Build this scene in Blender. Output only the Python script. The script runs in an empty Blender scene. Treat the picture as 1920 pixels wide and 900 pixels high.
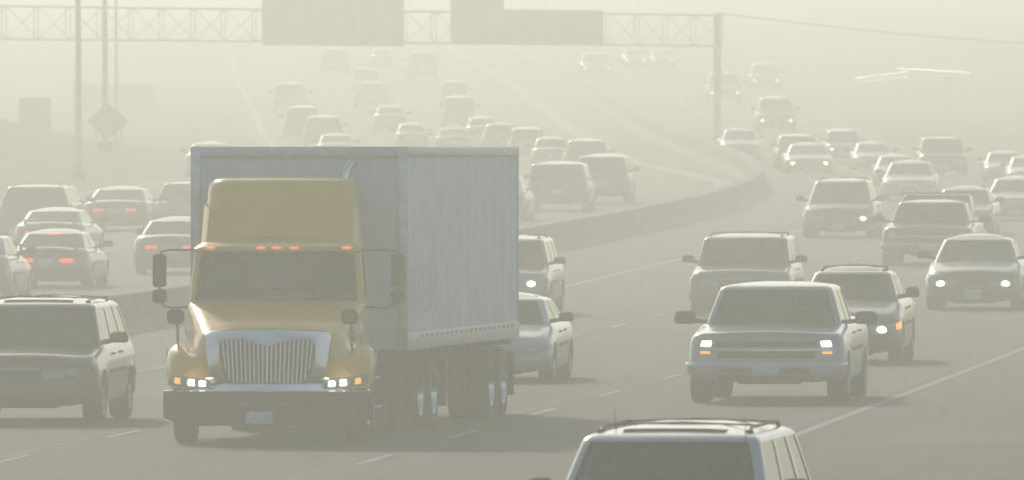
import bpy, bmesh, math, random
import numpy as np
from mathutils import Vector, Matrix
random.seed(7)
R = math.radians
C = bpy.context.scene.collection
SC = bpy.context.scene

# ------------------------------------------------------------------ camera, world, sun, exposure
FPX, CAMH, HORY = 24000.0, 3.7, 273.0          # focal length in photo pixels, eye height, eye-level row
cd = bpy.data.cameras.new('camera'); cam = bpy.data.objects.new('camera', cd); C.objects.link(cam)
cd.sensor_width = 36; cd.lens = FPX/1920*36; cd.clip_start = 1; cd.clip_end = 8000
cam.location = (0, 0, CAMH)
cam.rotation_euler = (R(90)-math.atan((450-HORY)/FPX), 0, 0)
cd.dof.use_dof = True; cd.dof.focus_distance = 185; cd.dof.aperture_fstop = 8.5
SC.camera = cam
SUN_AZ, SUN_EL = -15.0, 26.0                   # degrees from straight ahead, to the left; height
wd = bpy.data.worlds.new('World'); SC.world = wd; wd.use_nodes = True
nt = wd.node_tree; bg = nt.nodes['Background']
sk = nt.nodes.new('ShaderNodeTexSky'); sk.sky_type = 'NISHITA'; sk.sun_disc = False
sk.sun_elevation = R(SUN_EL); sk.sun_rotation = R(SUN_AZ); sk.dust_density = 1.0; sk.air_density = 1.0; sk.ozone_density = 1.0
nt.links.new(sk.outputs[0], bg.inputs[0]); bg.inputs[1].default_value = 0.11
sl = bpy.data.lights.new('sun', 'SUN'); sl.energy = 2.1; sl.angle = R(3.0); sl.color = (1.0, 0.915, 0.75)
so = bpy.data.objects.new('sun', sl); C.objects.link(so)
sv = Vector((math.sin(R(SUN_AZ))*math.cos(R(SUN_EL)), math.cos(R(SUN_AZ))*math.cos(R(SUN_EL)), math.sin(R(SUN_EL))))
so.rotation_euler = sv.to_track_quat('Z', 'Y').to_euler()
so.location = (0, 0, 100)
HAZE_DENSITY, HAZE_G = 0.00245, 0.60
SC.view_settings.view_transform = 'Standard'; SC.view_settings.look = 'None'
SC.view_settings.exposure = -0.05; SC.view_settings.gamma = 1.0; SC.view_settings.use_curve_mapping = False
cy = SC.cycles
cy.use_denoising = True
try: cy.denoiser = 'OPENIMAGEDENOISE'
except Exception: pass
cy.max_bounces = 6; cy.diffuse_bounces = 2; cy.glossy_bounces = 3; cy.transmission_bounces = 2
cy.volume_bounces = 1; cy.transparent_max_bounces = 12
cy.caustics_reflective = False; cy.caustics_refractive = False
cy.sample_clamp_indirect = 4.0
cy.filter_width = 1.7

# ------------------------------------------------------------------ ground profile (metres) along the view
ZP = [(-300,-.9),(60,-.8),(109,-.45),(150,-.02),(180,.08),(260,.38),(352,1.2),(410,1.75),(490,2.75),(590,4.2),(706,5.9),
      (775,7.2),(850,9.0),(1000,12),(1200,15.2),(1600,21.5),(2000,27.5),(2400,29),(3200,29)]
_y = np.arange(-400, 3400, 5.0)
_z = np.interp(_y, [p[0] for p in ZP], [p[1] for p in ZP])
_k = np.exp(-0.5*(np.arange(-12,13)*5/18.0)**2); _k /= _k.sum()
_zs = np.convolve(np.pad(_z, 12, mode='edge'), _k, mode='valid')
STN = np.unique(np.concatenate([np.arange(-100, 140, 20), np.arange(140, 900, 10), np.arange(900, 1300, 25), np.arange(1300, 3201, 100)])).astype(float)
_st = np.interp(STN, _y, _zs)
def gz(y): return float(np.interp(y, STN, _st))
def rowpx(y): return HORY + FPX*(CAMH-gz(y))/y
def G(px, py):
    """the point of the ground seen at photo pixel (px, py)"""
    a, b = 90.0, 1150.0
    for _ in range(50):
        m = (a+b)/2
        if rowpx(m) > py: a = m
        else: b = m
    return Vector(((px-960)*a/FPX, a, gz(a)))
def at(px, py, y):
    return Vector(((px-960)*y/FPX, y, CAMH-(py-HORY)*y/FPX))

# median barrier line (near face base), from which every lane is offset
_BP = [(-1254,860),(290,622),(700,541),(1060,470),(1250,432),(1400,396),(1462,372),(1472,350),(1440,326),(1350,297),(1253,262),(1170,205),(1089,150),(1000,100)]
_bp = [G(*p) for p in _BP]
_by = np.array([p.y for p in _bp]); _bx = np.array([p.x for p in _bp])
_g = np.arange(-400, 3400, 5.0)
sl0 = (_bx[1]-_bx[0])/(_by[1]-_by[0])
_gx = np.interp(_g, _by, _bx); _gx = np.where(_g < _by[0], _bx[0]+(_g-_by[0])*sl0, _gx)
sl1 = (_bx[-1]-_bx[-2])/(_by[-1]-_by[-2]); _gx = np.where(_g > _by[-1], _bx[-1]+(_g-_by[-1])*sl1, _gx)
_kk = np.exp(-0.5*(np.arange(-16,17)*5/28.0)**2); _kk /= _kk.sum()
_gs = np.convolve(np.pad(_gx, 16, mode='reflect', reflect_type='odd'), _kk, mode='valid')
def bx(y): return float(np.interp(y, _g, _gs))
def heading(y): return math.atan((bx(y+8)-bx(y-8))/16.0)

# ------------------------------------------------------------------ materials
def new_mat(name):
    m = bpy.data.materials.new(name); m.use_nodes = True
    return m, m.node_tree, m.node_tree.nodes['Principled BSDF']
def pmat(name, col, rough=0.5, metal=0.0, coat=0.0, var=0.0, scale=6.0, spec=None, col2=None):
    m, t, b = new_mat(name)
    b.inputs['Roughness'].default_value = rough; b.inputs['Metallic'].default_value = metal
    b.inputs['Coat Weight'].default_value = coat; b.inputs['Coat Roughness'].default_value = 0.13
    if spec is not None: b.inputs['Specular IOR Level'].default_value = spec
    if var > 0 or col2:
        tc = t.nodes.new('ShaderNodeTexCoord'); n = t.nodes.new('ShaderNodeTexNoise'); n.inputs['Scale'].default_value = scale
        n.inputs['Detail'].default_value = 5
        r = t.nodes.new('ShaderNodeValToRGB')
        c2 = col2 or tuple(min(1, c*(1+var)) for c in col); c1 = col if col2 else tuple(c*(1-var) for c in col)
        r.color_ramp.elements[0].color = (*c1, 1); r.color_ramp.elements[1].color = (*c2, 1)
        r.color_ramp.elements[0].position = .35; r.color_ramp.elements[1].position = .65
        t.links.new(tc.outputs['Object'], n.inputs['Vector']); t.links.new(n.outputs['Fac'], r.inputs['Fac']); t.links.new(r.outputs['Color'], b.inputs['Base Color'])
    else: b.inputs['Base Color'].default_value = (*col, 1)
    return m
def emat(name, col, strength):
    m, t, b = new_mat(name)
    b.inputs['Base Color'].default_value = (*[c*.5 for c in col], 1); b.inputs['Emission Color'].default_value = (*col, 1)
    b.inputs['Emission Strength'].default_value = strength; b.inputs['Roughness'].default_value = .2
    try: m.cycles.emission_sampling = 'NONE'
    except Exception: pass
    return m
def glassmat(name, tint, through, rough=0.04):
    m = bpy.data.materials.new(name); m.use_nodes = True; t = m.node_tree; t.nodes.clear()
    o = t.nodes.new('ShaderNodeOutputMaterial'); p = t.nodes.new('ShaderNodeBsdfPrincipled')
    p.inputs['Base Color'].default_value = (*tint, 1); p.inputs['Roughness'].default_value = rough; p.inputs['IOR'].default_value = 1.75
    tr = t.nodes.new('ShaderNodeBsdfTransparent'); tr.inputs[0].default_value = (.86, .93, .92, 1)
    fr = t.nodes.new('ShaderNodeFresnel'); fr.inputs[0].default_value = 1.5
    mu = t.nodes.new('ShaderNodeMath'); mu.operation = 'MULTIPLY_ADD'     # through*(1-F)
    mu.inputs[1].default_value = -through; mu.inputs[2].default_value = through
    mx = t.nodes.new('ShaderNodeMixShader')
    t.links.new(fr.outputs[0], mu.inputs[0]); t.links.new(mu.outputs[0], mx.inputs[0])
    t.links.new(p.outputs[0], mx.inputs[1]); t.links.new(tr.outputs[0], mx.inputs[2]); t.links.new(mx.outputs[0], o.inputs[0])
    return m
PAINT = {}
for n_, c_, me_ in [('white',(.46,.475,.48),.1),('silver',(.25,.265,.28),.5),('grey',(.07,.075,.08),.4),('dark grey',(.022,.024,.027),.3),('black',(.012,.013,.015),.1),
                 ('blue',(.07,.12,.19),.4),('pale blue',(.24,.285,.32),.4),('green',(.035,.07,.055),.4),('maroon',(.10,.02,.02),.3),('beige',(.36,.33,.26),.4),('brown',(.09,.07,.05),.3)]:
    PAINT[n_] = pmat('paint_'+n_.replace(' ', '_'), c_, rough=.32, metal=me_, coat=1.0, var=.07, scale=3)
M = dict(
    glass=glassmat('window_glass_tinted', (.03,.043,.048), .12), clear=glassmat('window_glass_clear', (.02,.035,.045), .62),
    rubber=pmat('tyre_rubber', (.022,.022,.021), .85, var=.25, scale=14), rim=pmat('alloy_rim', (.5,.51,.53), .3, metal=.9, var=.1),
    trim=pmat('black_plastic', (.02,.02,.021), .6, var=.2, scale=12), chrome=pmat('chrome', (.60,.62,.64), .14, metal=1.0, var=.04),
    bright=pmat('polished_aluminium', (.75,.76,.77), .25, metal=1.0), lens=pmat('lamp_lens', (.22,.25,.28), .12, coat=1.0),
    redlens=pmat('red_lens', (.25,.015,.012), .15, coat=1.0), amberlens=pmat('amber_lens', (.5,.14,.02), .15, coat=1.0),
    plate=pmat('licence_plate', (.55,.58,.66), .4, var=.15, scale=22), inside=pmat('cabin_fabric', (.03,.031,.033), .9, var=.2),
    lampon=emat('headlight_glow', (1,.90,.70), 7), lampdim=emat('headlight_dim', (1,.93,.78), 3.5), redon=emat('brake_glow', (1,.05,.03), 2.2), reddim=emat('tail_glow', (1,.07,.04), 1.0),
    amberon=emat('amber_glow', (1,.33,.05), 1.6), marker=emat('marker_glow', (1,.22,.05), 1.1),
    yellow=pmat('yellow_truck_paint', (.82,.445,.012), .4, coat=.5, var=.06, scale=2), box=pmat('white_trailer_skin', (.72,.77,.80), .42, var=.07, scale=1.6),
    boxtrim=pmat('trailer_aluminium', (.55,.58,.6), .38, metal=.6, var=.1), steel=pmat('dark_steel', (.05,.05,.05), .6, metal=.4, var=.2),
    galv=pmat('galvanised_steel', (.62,.61,.54), .6, metal=.3, var=.15, scale=3), signback=pmat('sign_panel', (.80,.75,.60), .6, var=.08, scale=1),
    orange=pmat('sign_orange', (.40,.26,.17), .6, var=.1), strip=pmat('pale_strip', (.9,.9,.86), .35), tape=pmat('dull_reflector', (.16,.16,.15), .4, var=.2), bumper=pmat('dull_black_bumper', (.012,.012,.012), .75, spec=.2, var=.2), skin=pmat('skin', (.3,.18,.12), .6), cloth=pmat('shirt', (.04,.05,.07), .9), dash=pmat('pale_paper', (.45,.6,.66), .6))

def ground_mat(name, c1, c2, sc, rough, c3=None, bump=0.0, lanes=False):
    m, t, b = new_mat(name); L = t.links
    tc = t.nodes.new('ShaderNodeTexCoord')
    n1 = t.nodes.new('ShaderNodeTexNoise'); n1.inputs['Scale'].default_value = sc; n1.inputs['Detail'].default_value = 8
    n2 = t.nodes.new('ShaderNodeTexNoise'); n2.inputs['Scale'].default_value = sc*.08; n2.inputs['Detail'].default_value = 3
    mp = t.nodes.new('ShaderNodeMapping'); mp.inputs['Scale'].default_value = (14, .28, 1) if lanes else (1, .12, 1)   # wear drawn out along the traffic
    L.new(tc.outputs['UV' if lanes else 'Object'], mp.inputs[0]); L.new(mp.outputs[0], n2.inputs['Vector']); L.new(tc.outputs['Object'], n1.inputs['Vector'])
    r = t.nodes.new('ShaderNodeValToRGB'); r.color_ramp.elements[0].color = (*c1, 1); r.color_ramp.elements[1].color = (*c2, 1)
    r.color_ramp.elements[0].position = .3; r.color_ramp.elements[1].position = .7
    mx = t.nodes.new('ShaderNodeMath'); mx.operation = 'MULTIPLY_ADD'; mx.inputs[1].default_value = .62
    ad = t.nodes.new('ShaderNodeMath'); ad.operation = 'MULTIPLY'; ad.inputs[1].default_value = .38
    L.new(n1.outputs['Fac'], ad.inputs[0]); L.new(n2.outputs['Fac'], mx.inputs[0]); L.new(ad.outputs[0], mx.inputs[2]); L.new(mx.outputs[0], r.inputs['Fac'])
    L.new(r.outputs['Color'], b.inputs['Base Color']); b.inputs['Roughness'].default_value = rough
    if bump:
        bp = t.nodes.new('ShaderNodeBump'); bp.inputs['Strength'].default_value = bump; bp.inputs['Distance'].default_value = .05
        L.new(n1.outputs['Fac'], bp.inputs['Height']); L.new(bp.outputs[0], b.inputs['Normal'])
    return m
M['road'] = ground_mat('worn_concrete_road', (.016,.018,.016), (.066,.068,.061), 1.4, .85, lanes=True)
M['grass'] = ground_mat('dry_grass', (.022,.027,.014), (.055,.056,.03), .8, .95, bump=.6)
M['barrier'] = ground_mat('barrier_concrete', (.12,.12,.115), (.22,.215,.20), 1.5, .85)
M['glint'] = pmat('worn_galvanised_rail', (.8,.78,.74), .38, metal=1.0)
M['white'] = pmat('road_paint_white', (.30,.31,.30), .85, var=.25, scale=2.2)
M['yline'] = pmat('road_paint_yellow', (.24,.10,.015), .85, var=.25, scale=2.2)
M['shoulder'] = pmat('edge_line_glare', (.82,.74,.60), .5, var=.2, scale=.7)  # sun glare along the road edge lines, painted as a pale colour
M['tar'] = pmat('tar_joint', (.05,.05,.05), .7, var=.3, scale=3)

# ------------------------------------------------------------------ mesh helpers
class MB:
    def __init__(s): s.v = []; s.f = []; s.m = []
    def add(s, vs, fs, mi=0):
        o = len(s.v); s.v += [tuple(v) for v in vs]; s.f += [tuple(i+o for i in f) for f in fs]; s.m += [mi]*len(fs)
    def grid(s, rows, mi=0, loop=False, skip=None):
        n = len(rows[0]); vs = [p for r in rows for p in r]; fs = []
        for i in range(len(rows)-1):
            for j in range(n if loop else n-1):
                if skip and skip(i, j): continue
                k = (j+1) % n; fs.append((i*n+j, i*n+k, (i+1)*n+k, (i+1)*n+j))
        s.add(vs, fs, mi)
    def box(s, c, d, mi=0, bev=0.0, rot=None, taper=None):
        bm = bmesh.new(); bmesh.ops.create_cube(bm, size=1.0)
        for v in bm.verts:
            v.co = Vector((v.co.x*d[0], v.co.y*d[1], v.co.z*d[2]))
            if taper and v.co.z > 0: v.co.x *= taper[0]; v.co.y *= taper[1]
        if bev: bmesh.ops.bevel(bm, geom=bm.edges[:], offset=bev, segments=3, profile=.5, affect='EDGES')
        if rot is not None: bmesh.ops.transform(bm, matrix=rot.to_4x4(), verts=bm.verts[:])
        c = Vector(c); bm.verts.index_update()
        s.add([v.co+c for v in bm.verts], [[v.index for v in f.verts] for f in bm.faces], mi); bm.free()
    def tube(s, pts, r, mi=0, n=8, r2=None):
        pts = [Vector(p) for p in pts]; rows = []; prev = None
        for i, p in enumerate(pts):
            d = (pts[min(i+1, len(pts)-1)]-pts[max(i-1, 0)]).normalized()
            a = prev if prev is not None else (Vector((0,0,1)) if abs(d.z) < .9 else Vector((1,0,0)))
            a = (a-d*a.dot(d)).normalized(); prev = a; b = d.cross(a)
            rr = r if r2 is None else r+(r2-r)*i/(len(pts)-1)
            rows.append([p+(a*math.cos(t)+b*math.sin(t))*rr for t in [2*math.pi*k/n for k in range(n)]])
        s.grid(rows, mi, loop=True)
        for e in (0, -1): s.add(rows[e], [tuple(range(n))] if e else [tuple(reversed(range(n)))], mi)
    def lathe(s, c, prof, mi=0, n=24, ax='x'):
        """prof: (offset along axis, radius)"""
        c = Vector(c); rows = []
        for o, r in prof:
            rows.append([c+(Vector((o, r*math.cos(t), r*math.sin(t))) if ax == 'x' else Vector((r*math.cos(t), o, r*math.sin(t))) if ax == 'y' else Vector((r*math.cos(t), r*math.sin(t), o))) for t in [2*math.pi*k/n for k in range(n)]])
        s.grid(rows, mi, loop=True)
    def build(s, name, mats, parent=None, ang=35, mtx=None):
        me = bpy.data.meshes.new(name)
        v = s.v if mtx is None else [tuple(mtx @ Vector(p)) for p in s.v]
        me.from_pydata(v, [], s.f); 
        bm = bmesh.new(); bm.from_mesh(me); bmesh.ops.remove_doubles(bm, verts=bm.verts, dist=.0004)
        bmesh.ops.dissolve_degenerate(bm, edges=bm.edges, dist=.0003)
        bmesh.ops.recalc_face_normals(bm, faces=bm.faces); bm.to_mesh(me) if len(s.m) else None; bm.free()
        if not isinstance(mats, (list, tuple)): mats = [mats]
        for m in mats: me.materials.append(m)
        for p in me.polygons: p.use_smooth = True
        me.set_sharp_from_angle(angle=R(ang))
        o = bpy.data.objects.new(name, me); C.objects.link(o)
        if parent is not None: o.parent = parent
        return o
def tag(o, label=None, cat=None, group=None, kind=None):
    if label: o['label'] = label
    if cat: o['category'] = cat
    if group: o['group'] = group
    if kind: o['kind'] = kind
    return o
def empty(name, loc=(0,0,0), rz=0.0):
    o = bpy.data.objects.new(name, None); C.objects.link(o); o.location = loc; o.rotation_euler = (0,0,rz); o.empty_display_size = .3
    return o

# ------------------------------------------------------------------ terrain, roads, markings
def off_from(pts, near, far=None):
    q = sorted([(G(*p).y, G(*p).x-bx(G(*p).y)) for p in pts])
    ys, os_ = [near[0]]+[a for a, _ in q], [near[1]]+[b for _, b in q]
    return lambda y: float(np.interp(y, ys, os_))
line_left = off_from([(440,148),(475,205),(512,272),(525,300)], (430, -24.0))
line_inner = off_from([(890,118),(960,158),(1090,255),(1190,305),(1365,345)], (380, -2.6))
def edge_left(y): return line_left(y)-.7
def bank(x, y):
    e = bx(y)+edge_left(y)-.6
    k = float(np.interp(y, [370, 425, 490, 540], [.1, 1, 1, 0]))
    h = max(0.0, e-x)*.26*k
    return min(h, 3.2)
xs = np.unique(np.concatenate([np.linspace(-1500,-200,8), np.linspace(-200,-60,12), np.arange(-60, 60, 2.0), np.linspace(60, 1500, 12)]))
g = MB()
g.grid([[Vector((float(x), float(y), gz(y)-.03+bank(float(x), float(y)))) for x in xs] for y in STN])
tag(g.build('ground', M['grass'], ang=60), kind='structure')
def ribbon(o0, o1, lift, y0=-100, y1=3200):
    m = MB(); ys = [y for y in STN if y0 < y < y1]; ys = [y0]+ys+[y1]
    f0 = o0 if callable(o0) else (lambda y: o0); f1 = o1 if callable(o1) else (lambda y: o1)
    m.grid([[Vector((bx(y)+f0(y), y, gz(y)+lift)), Vector((bx(y)+f1(y), y, gz(y)+lift))] for y in ys])
    return m
def lane_uv(o):
    uv = o.data.uv_layers.new(name='lanes')
    for l in o.data.loops:
        c = o.data.vertices[l.vertex_index].co; uv.data[l.index].uv = (c.x-bx(c.y), c.y)
    return o
tag(lane_uv(ribbon(0, 30, .0).build('road', M['road'])), kind='structure')
tag(lane_uv(ribbon(edge_left, -1.1, .0).build('road', M['road'])), kind='structure')
tag(ribbon(-1.1, 0, .0).build('median_strip', M['barrier']), kind='structure')
def markings():
    m = MB()
    def line(off, w, mi, y0=100, y1=1250):
        r = ribbon(off-w/2, off+w/2, .006, y0, y1); m.add(r.v, r.f, mi)
    line(3.9, .16, 1); line(16.85, .15, 0)
    for f, w, mi in ((line_left, .34, 2), (line_inner, .75, 2)):  # inner line drawn extra wide for its painted glare
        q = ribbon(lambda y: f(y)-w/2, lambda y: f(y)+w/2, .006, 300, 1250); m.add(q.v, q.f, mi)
    for off in (8.2, 12.55, 20.9, -8.0, -11.9, -15.6):
        y = 107.0
        while y < 1100:
            line(off, .13, 0, y, y+3.6); y += 11.0
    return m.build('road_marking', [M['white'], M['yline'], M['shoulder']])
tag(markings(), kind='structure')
j = MB()                                             # tarred joints and a patch seam along and across the slabs
for off in (7.95, 12.3, 16.5, -7.8, 2.5):
    r = ribbon(off-.03, off+.03, .003, 100, 900); j.add(r.v, r.f)
for y in (170.5, 196, 232, 281, 330):
    r = ribbon(.5, 24, .0035, y, y+.14); j.add(r.v, r.f)
tag(j.build('road_joint', M['tar']), kind='structure')
rp = MB()                                            # cut-out repair patches and wandering sealed cracks
def onroad(off, y, lift): return Vector((bx(y)+off, y, gz(y)+lift))
for off, y, w, l in ((9.0, 160, 2.6, 7), (13.6, 186, 2.9, 12), (18.0, 158, 2.2, 9), (5.2, 182, 2.4, 16), (9.3, 238, 2.8, 20), (17.8, 205, 2.6, 15)):
    rp.grid([[onroad(off, yy, .0025), onroad(off+w, yy+.4, .0025)] for yy in np.linspace(y, y+l, 6)])
rc = random.Random(4)
for off, y, n in ((6.3, 150, 30), (10.4, 148, 26), (15.1, 152, 34), (19.0, 146, 24), (11.2, 200, 30), (21.5, 165, 26)):
    a_ = off; row = []
    for i in range(n):
        a_ += rc.uniform(-.09, .09); w = rc.uniform(.02, .045); yy = y+i*1.1; row.append([onroad(a_-w, yy, .0032), onroad(a_+w, yy, .0032)])
    rp.grid(row)
M['patch'] = ground_mat('asphalt_patch', (.02,.021,.02), (.038,.039,.037), 2.0, .8)
tag(rp.build('road_patch', M['patch']), kind='structure')
# concrete median barrier
b_ = MB()
prof = [(-1.02,0.0),(-.92,.10),(-.80,.30),(-.74,.84),(-.71,.87),(-.33,.87),(-.30,.84),(-.24,.30),(-.12,.10),(-.02,0.0)]
b_.grid([[Vector((bx(y)+a, y, gz(y)+h*.80+.004)) for a, h in prof] for y in STN if 60 <= y <= 1300])
tag(b_.build('concrete_barrier', M['barrier'], ang=25), 'long concrete median barrier curving between the two carriageways', 'barrier')

# ------------------------------------------------------------------ vehicles
def outline(u, w, yf, yr, r, bf, br, ry):
    u = ((u+1) % 10)-1
    def fr(x): return bf*(1-(x/w)**2)
    def rr(x): return br*(1-(x/w)**2)
    if u <= 1: x = u*(w-r); return x, yf-fr(x)
    if u <= 2:
        a = (u-1)*math.pi/2; y1 = yf-fr(w-r); yc = yf+ry; return w-r+r*math.sin(a), yc-(yc-y1)*math.cos(a)
    if u <= 3: return w, yf+ry+(u-2)*(yr-yf-2*ry)
    if u <= 4:
        a = (u-3)*math.pi/2; y1 = yr+rr(w-r); yc = yr-ry; return w-r+r*math.cos(a), yc+(y1-yc)*math.sin(a)
    if u <= 6: x = (5-u)*(w-r); return x, yr+rr(x)
    x, y = outline(10-u, w, yf, yr, r, bf, br, ry); return -x, y
def lin(t, tab): return float(np.interp(t, [a for a, _ in tab], [b for _, b in tab]))
class Body:
    def __init__(s, T): s.T = T; s.L = T['L']; s.W = T['W']
    def zt(s, y): return lin(y+s.L/2, s.T['top'])
    def arch(s, y):
        z = s.T['sill']; Rr = s.T['R']*1.17
        for wy in s.T['wheels']:
            d = y-wy
            if abs(d) < Rr: z = max(z, s.T['R']+math.sqrt(Rr*Rr-d*d)*.96)
        return z
    def P(s, u, t):
        T = s.T; w = s.W/2*lin(t, T['wp']); yf = -s.L/2+lin(t, T['fp']); yr = s.L/2-lin(t, T['rp'])
        x, y = outline(u, w, yf, yr, T['r'], T['bf'], T['br'], T['r']*1.1)
        z = T['sill']+t*(s.zt(y)-T['sill'])
        return Vector((x, y, max(z, s.arch(y))))
class Cabin:
    def __init__(s, T): s.T = T
    def P(s, u, t):
        c = s.T['cab']; w = c['wb']+(c['wt']-c['wb'])*t**1.15
        e = max(0, (t-.88)/.12); w -= c['er']*(1-math.sqrt(max(0, 1-e*e)))*.9
        yf = c['yf0']+(c['yf1']-c['yf0'])*t**.94+.11*(1-math.sqrt(max(0, 1-e*e))); yr = c['yr0']+(c['yr1']-c['yr0'])*t**1.1-.11*(1-math.sqrt(max(0, 1-e*e)))
        x, y = outline(u, w, yf, yr, c['r'], c['bf'], c['br'], c['r']*.9)
        return Vector((x, y, c['z0']+(c['z1']-c['z0'])*t))
def normal(S, u, t):
    e = .01; t0, t1 = max(0, t-e), min(1, t+e)
    n = (S.P(u+e, t)-S.P(u-e, t)).cross(S.P(u, t1)-S.P(u, t0))
    return n.normalized() if n.length > 1e-9 else Vector((0,-1,0))
def patch(S, u0, u1, t0, t1, off=.006, nu=8, nt=4, skirt=True, mb=None, mi=0, shape=None):
    mb = mb or MB(); rows = []
    for i in range(nt+1):
        row = []
        for k in range(nu+1):
            a, b = k/nu, i/nt; u = u0+(u1-u0)*a; lo, hi = t0, t1
            if shape: lo, hi = shape(a, t0, t1)
            t = lo+(hi-lo)*b; row.append(S.P(u, t)+normal(S, u, t)*off)
        rows.append(row)
    mb.grid(rows, mi)
    if skirt:
        def back(i, k):
            a, b = k/nu, i/nt; u = u0+(u1-u0)*a; lo, hi = (shape(a, t0, t1) if shape else (t0, t1)); t = lo+(hi-lo)*b
            return S.P(u, t)-normal(S, u, t)*.012
        for i in (0, nt): mb.grid([rows[i], [back(i, k) for k in range(nu+1)]], mi)
        for k in (0, nu): mb.grid([[rows[i][k] for i in range(nt+1)], [back(i, k) for i in range(nt+1)]], mi)
    return mb
WT = [0, .04, .10, .3, .5, .7, .88, .90, .92, .94, .96, .98, .993, 1.0]
GL0, GL1 = .10, .88
def body_mesh(T):
    B, K = Body(T), Cabin(T); m = MB()
    us = [-1+2*i/12 for i in range(12)]+[1+i/5 for i in range(5)]+[2+i/44 for i in range(44)]+[3+i/5 for i in range(5)]+[4+2*i/12 for i in range(12)]+[6+i/5 for i in range(5)]+[7+i/44 for i in range(44)]+[8+i/5 for i in range(5)]
    ts = [0, .04, .12, .25, .4, .55, .7, .82, .9, .95, .98, 1.0]
    rows = []
    for t in ts:
        e = max(0, (t-.9)/.1); row = []
        for u in us:
            p = B.P(u, t)
            row.append(p)
        rows.append(row)
    top = rows[-1]; w0 = max(abs(p.x) for p in top)
    for k in (.06, .2, .45, .75, 1.0):
        rows.append([Vector((p.x*(1-k), p.y, p.z+T['crown']*(1-(1-k)**2)*min(1, abs(p.x)/w0*1.3))) for p in top])
    bot = rows[0]
    for k in (.3, 1.0): rows.insert(0, [Vector((p.x*(1-k), p.y, p.z)) for p in bot])
    m.grid(rows, 0, loop=True)
    # greenhouse with real openings
    uc = [-1, -.5, 0, .5, 1, 1.25, 1.5, 1.75, 2]; side = [2.0]
    for a, b in T['cab']['side']: side += [2+a, 2+(a+b)/2, 2+b]
    side += [3.0]; side = sorted(set(side))
    ur = [3, 3.25, 3.5, 3.75, 4, 4.5, 5, 5.5, 6]
    U = uc[:-1]+side[:-1]+ur[:-1]+[10-x for x in reversed(ur)][8:-1]
    U = uc[:-1]+side[:-1]+[3, 3.25, 3.5, 3.75, 4, 4.5, 5, 5.5, 6, 6.25, 6.5, 6.75]+[10-x for x in reversed(side)][:-1]+[8, 8.25, 8.5, 8.75]
    rows = [[K.P(u, t) for u in U] for t in WT]
    i0, i1 = WT.index(GL0), WT.index(GL1)
    def hole(i, jx):
        if not (i0 <= i < i1): return False
        um = (U[jx]+(U[jx+1] if jx+1 < len(U) else 9))/2
        if um < 1: return True
        if 4 < um < 6: return T['cab'].get('rearglass', True)
        if 2 < um < 3 or 7 < um < 8:
            v = um-2 if um < 3 else 8-um
            return any(a < v < b for a, b in T['cab']['side'])
        return False
    m.grid(rows, 0, loop=True, skip=hole)
    top = rows[-1]; w0 = max(abs(p.x) for p in top); cap = [top]
    ym = (min(p.y for p in top)+max(p.y for p in top))/2; hl = max(p.y for p in top)-ym
    for k in (.05, .12, .22, .35, .5, .7, 1.0):
        q = 1-k
        cap.append([Vector((p.x*(1-k*.9), ym+(p.y-ym)*q, p.z+(.085 if T['cab']['er'] else 0)*T.get('rc', 1)*(1-q**2.2))) for p in top])
    m.grid(cap, 0, loop=True)
    return m
def wheel(parent, x, y, r, w, sgn, steel=False):
    m = MB(); m.lathe((x, y, r), [(-w/2, r*.62), (-w/2, r*.9), (-w/2+.03, r*.985), (-w*.25, r), (w*.25, r), (w/2-.03, r*.985), (w/2, r*.9), (w/2, r*.62), (-w/2, r*.62)], n=28)
    o = m.build('wheel', M['rubber'], parent)
    k = MB(); f = sgn*w/2
    k.lathe((x, y, r), [(f, r*.64), (f*.96, r*.60), (f*.62, r*.55), (f*.5, r*.30), (f*.72, r*.14), (f*.74, .001)], n=24)
    for q in range(6):
        a = q*math.pi/3; rm = Matrix.Rotation(a, 3, 'X')
        k.box(Vector((x+f*.74, y, r))+rm @ Vector((0, 0, r*.34)), (.03, r*.16, r*.5), rot=rm, bev=.006)
    k.build('rim', M['rim'] if not steel else M['bright'], o)
    return o
def lamp_disc(surf, u, t, r, mat, parent, name='bulb', squash=1.0, off=.022):
    c = surf.P(u, t); n = normal(surf, u, t); c = c+n*off
    a = Vector((0,0,1)); a = (a-n*a.dot(n)).normalized(); b = a.cross(n)
    m = MB(); rows = []
    for d, rr in ((0, r), (.012, r*.85), (.02, r*.45), (.022, .0005)):
        rows.append([c+n*d+(a*math.cos(q)+b*math.sin(q)*squash)*rr for q in [2*math.pi*i/14 for i in range(14)]])
    m.grid(rows, loop=True); return m.build(name, mat, parent)

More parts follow.
